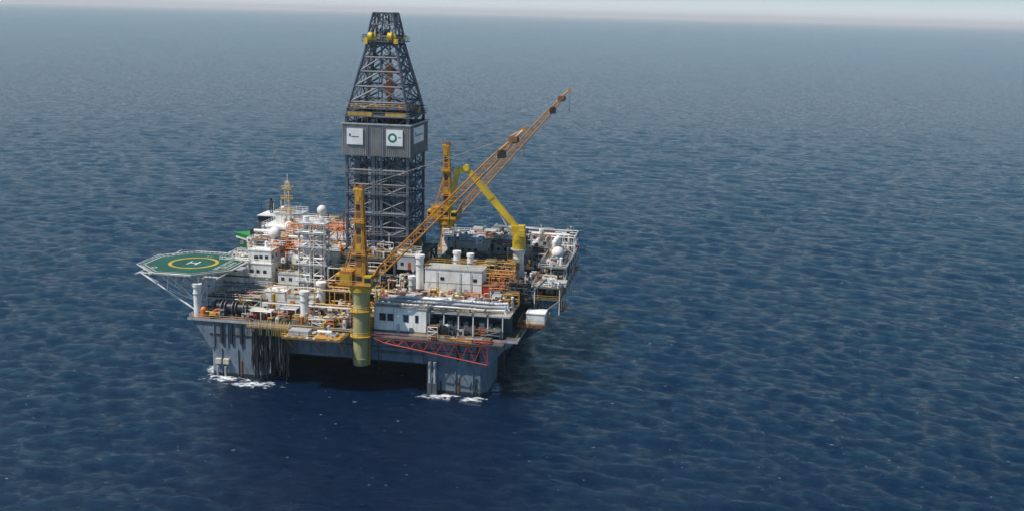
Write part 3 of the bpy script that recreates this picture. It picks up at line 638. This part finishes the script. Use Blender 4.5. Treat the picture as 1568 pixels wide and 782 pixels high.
q=np.stack([idx[:-1,:-1],idx[:-1,1:],idx[1:,1:],idx[1:,:-1]],-1).reshape(-1,4)[:, ::-1]
me=bpy.data.meshes.new("sea_water"); me.vertices.add(len(vs)); me.vertices.foreach_set('co',vs.ravel().astype(np.float32))
me.loops.add(q.size); me.loops.foreach_set('vertex_index',q.ravel().astype(np.int32))
me.polygons.add(len(q)); me.polygons.foreach_set('loop_start',np.arange(0,q.size,4,dtype=np.int32)); me.polygons.foreach_set('loop_total',np.full(len(q),4,dtype=np.int32))
me.update(); me.polygons.foreach_set('use_smooth',np.ones(len(q),dtype=bool)); me.update()
sea=bpy.data.objects.new("sea_water",me); scene.collection.objects.link(sea)
m=bpy.data.materials.new("sea_water"); m.use_nodes=True; t=m.node_tree; P=t.nodes['Principled BSDF']
P.inputs['IOR'].default_value=1.33
tc=t.nodes.new('ShaderNodeTexCoord')
def N(tp,**kw):
    nn=t.nodes.new(tp)
    for k,v in kw.items(): setattr(nn,k,v)
    return nn
def noise(scale,detail,rough,stretch=(1,1,1),rot=0):
    mp=N('ShaderNodeMapping'); mp.inputs['Rotation'].default_value=(0,0,rot); mp.inputs['Scale'].default_value=stretch
    t.links.new(tc.outputs['Object'],mp.inputs[0]); nn=N('ShaderNodeTexNoise'); nn.inputs['Scale'].default_value=scale; nn.inputs['Detail'].default_value=detail; nn.inputs['Roughness'].default_value=rough
    t.links.new(mp.outputs[0],nn.inputs['Vector']); return nn
def mrange(src,a,b_,c,d):
    k=N('ShaderNodeMapRange'); t.links.new(src,k.inputs[0]); 
    for i,v in zip((1,2,3,4),(a,b_,c,d)): k.inputs[i].default_value=v
    return k.outputs[0]
def math_(op,a,b_):
    k=N('ShaderNodeMath',operation=op)
    for i,s_ in enumerate((a,b_)):
        if isinstance(s_,(int,float)): k.inputs[i].default_value=s_
        else: t.links.new(s_,k.inputs[i])
    return k.outputs[0]
n1=noise(0.8,7,0.68,(1,1.6,1),0.25)
b1=N('ShaderNodeBump'); b1.inputs['Strength'].default_value=1; b1.inputs['Distance'].default_value=0.5
t.links.new(n1.outputs[0],b1.inputs['Height'])
n2=noise(0.27,6,0.70,(1,1.8,1),0.25)
big=noise(0.006,4,0.55,(1,2.2,1),0.1)
sub=N('ShaderNodeVectorMath',operation='SUBTRACT'); t.links.new(n2.outputs['Color'],sub.inputs[0]); sub.inputs[1].default_value=(.5,.5,.5)
amp=mrange(big.outputs[0],.3,.7,1.0,2.1)
cv=N('ShaderNodeCombineXYZ'); t.links.new(amp,cv.inputs[0]); t.links.new(amp,cv.inputs[1])
mu=N('ShaderNodeVectorMath',operation='MULTIPLY'); t.links.new(sub.outputs[0],mu.inputs[0]); t.links.new(cv.outputs[0],mu.inputs[1])
ad=N('ShaderNodeVectorMath',operation='ADD'); t.links.new(b1.outputs[0],ad.inputs[0]); t.links.new(mu.outputs[0],ad.inputs[1])
nm=N('ShaderNodeVectorMath',operation='NORMALIZE'); t.links.new(ad.outputs[0],nm.inputs[0]); t.links.new(nm.outputs[0],P.inputs['Normal'])
f1=noise(0.016,3,0.6,(1,1.6,1),0.2); f2=noise(0.24,7,0.74,(1,2.0,1),0.15)
caps=math_('MULTIPLY',mrange(f1.outputs[0],.42,.58,0,1),mrange(f2.outputs[0],.665,.70,0,1))
def foamspot(cx_,cy_,rx,ry):
    wx,wy=l2w(cx_,cy_); wx+=RO.x; wy+=RO.y
    s1=N('ShaderNodeVectorMath',operation='SUBTRACT'); t.links.new(tc.outputs['Object'],s1.inputs[0]); s1.inputs[1].default_value=(wx,wy,0)
    s2=N('ShaderNodeVectorMath',operation='MULTIPLY'); t.links.new(s1.outputs[0],s2.inputs[0]); s2.inputs[1].default_value=(1/rx,1/ry,0)
    s3=N('ShaderNodeVectorMath',operation='LENGTH'); t.links.new(s2.outputs[0],s3.inputs[0])
    return mrange(s3.outputs['Value'],.2,1.0,1,0)
fn=noise(0.45,6,0.7,(1,1.6,1),0)
tot=caps
for a in ((-34,-41.5,9,4.5),(-25,-44,12,5),(27,-41.5,10,4),(36,-41.5,6,3.5),(-40,-35,3.5,8),(40.5,-32,3,8)):
    fs=foamspot(*a); s_=math_('MULTIPLY',fs,.25); s_=math_('ADD',s_,fn.outputs[0]); tot=math_('MAXIMUM',tot,mrange(s_,.66,.80,0,1))
mx=N('ShaderNodeMix',data_type='RGBA'); t.links.new(tot,mx.inputs[0]); mx.inputs[6].default_value=(0.0005,0.0095,0.033,1); mx.inputs[7].default_value=(.75,.78,.8,1)
t.links.new(mx.outputs[2],P.inputs['Base Color'])
t.links.new(mrange(tot,0,1,.09,.8),P.inputs['Roughness'])
me.materials.append(m)
# ================= thin sea haze: a real, very sparse layer of air above the water
b=B(); b.box(-60000,60000,-60000,60000,-60,300,'white')
hz_=b.obj("atmospheric_haze",None); hz_.data.materials.clear()
hm=bpy.data.materials.new("haze_air"); hm.use_nodes=True; ht=hm.node_tree; ht.nodes.remove(ht.nodes['Principled BSDF'])
vsn=ht.nodes.new('ShaderNodeVolumeScatter'); vsn.inputs['Color'].default_value=(0.78,0.94,1.0,1); vsn.inputs['Density'].default_value=1/26000; vsn.inputs['Anisotropy'].default_value=0.0
ht.links.new(vsn.outputs[0],ht.nodes['Material Output'].inputs['Volume']); hz_.data.materials.append(hm)
for p_ in hz_.data.polygons: p_.material_index=0
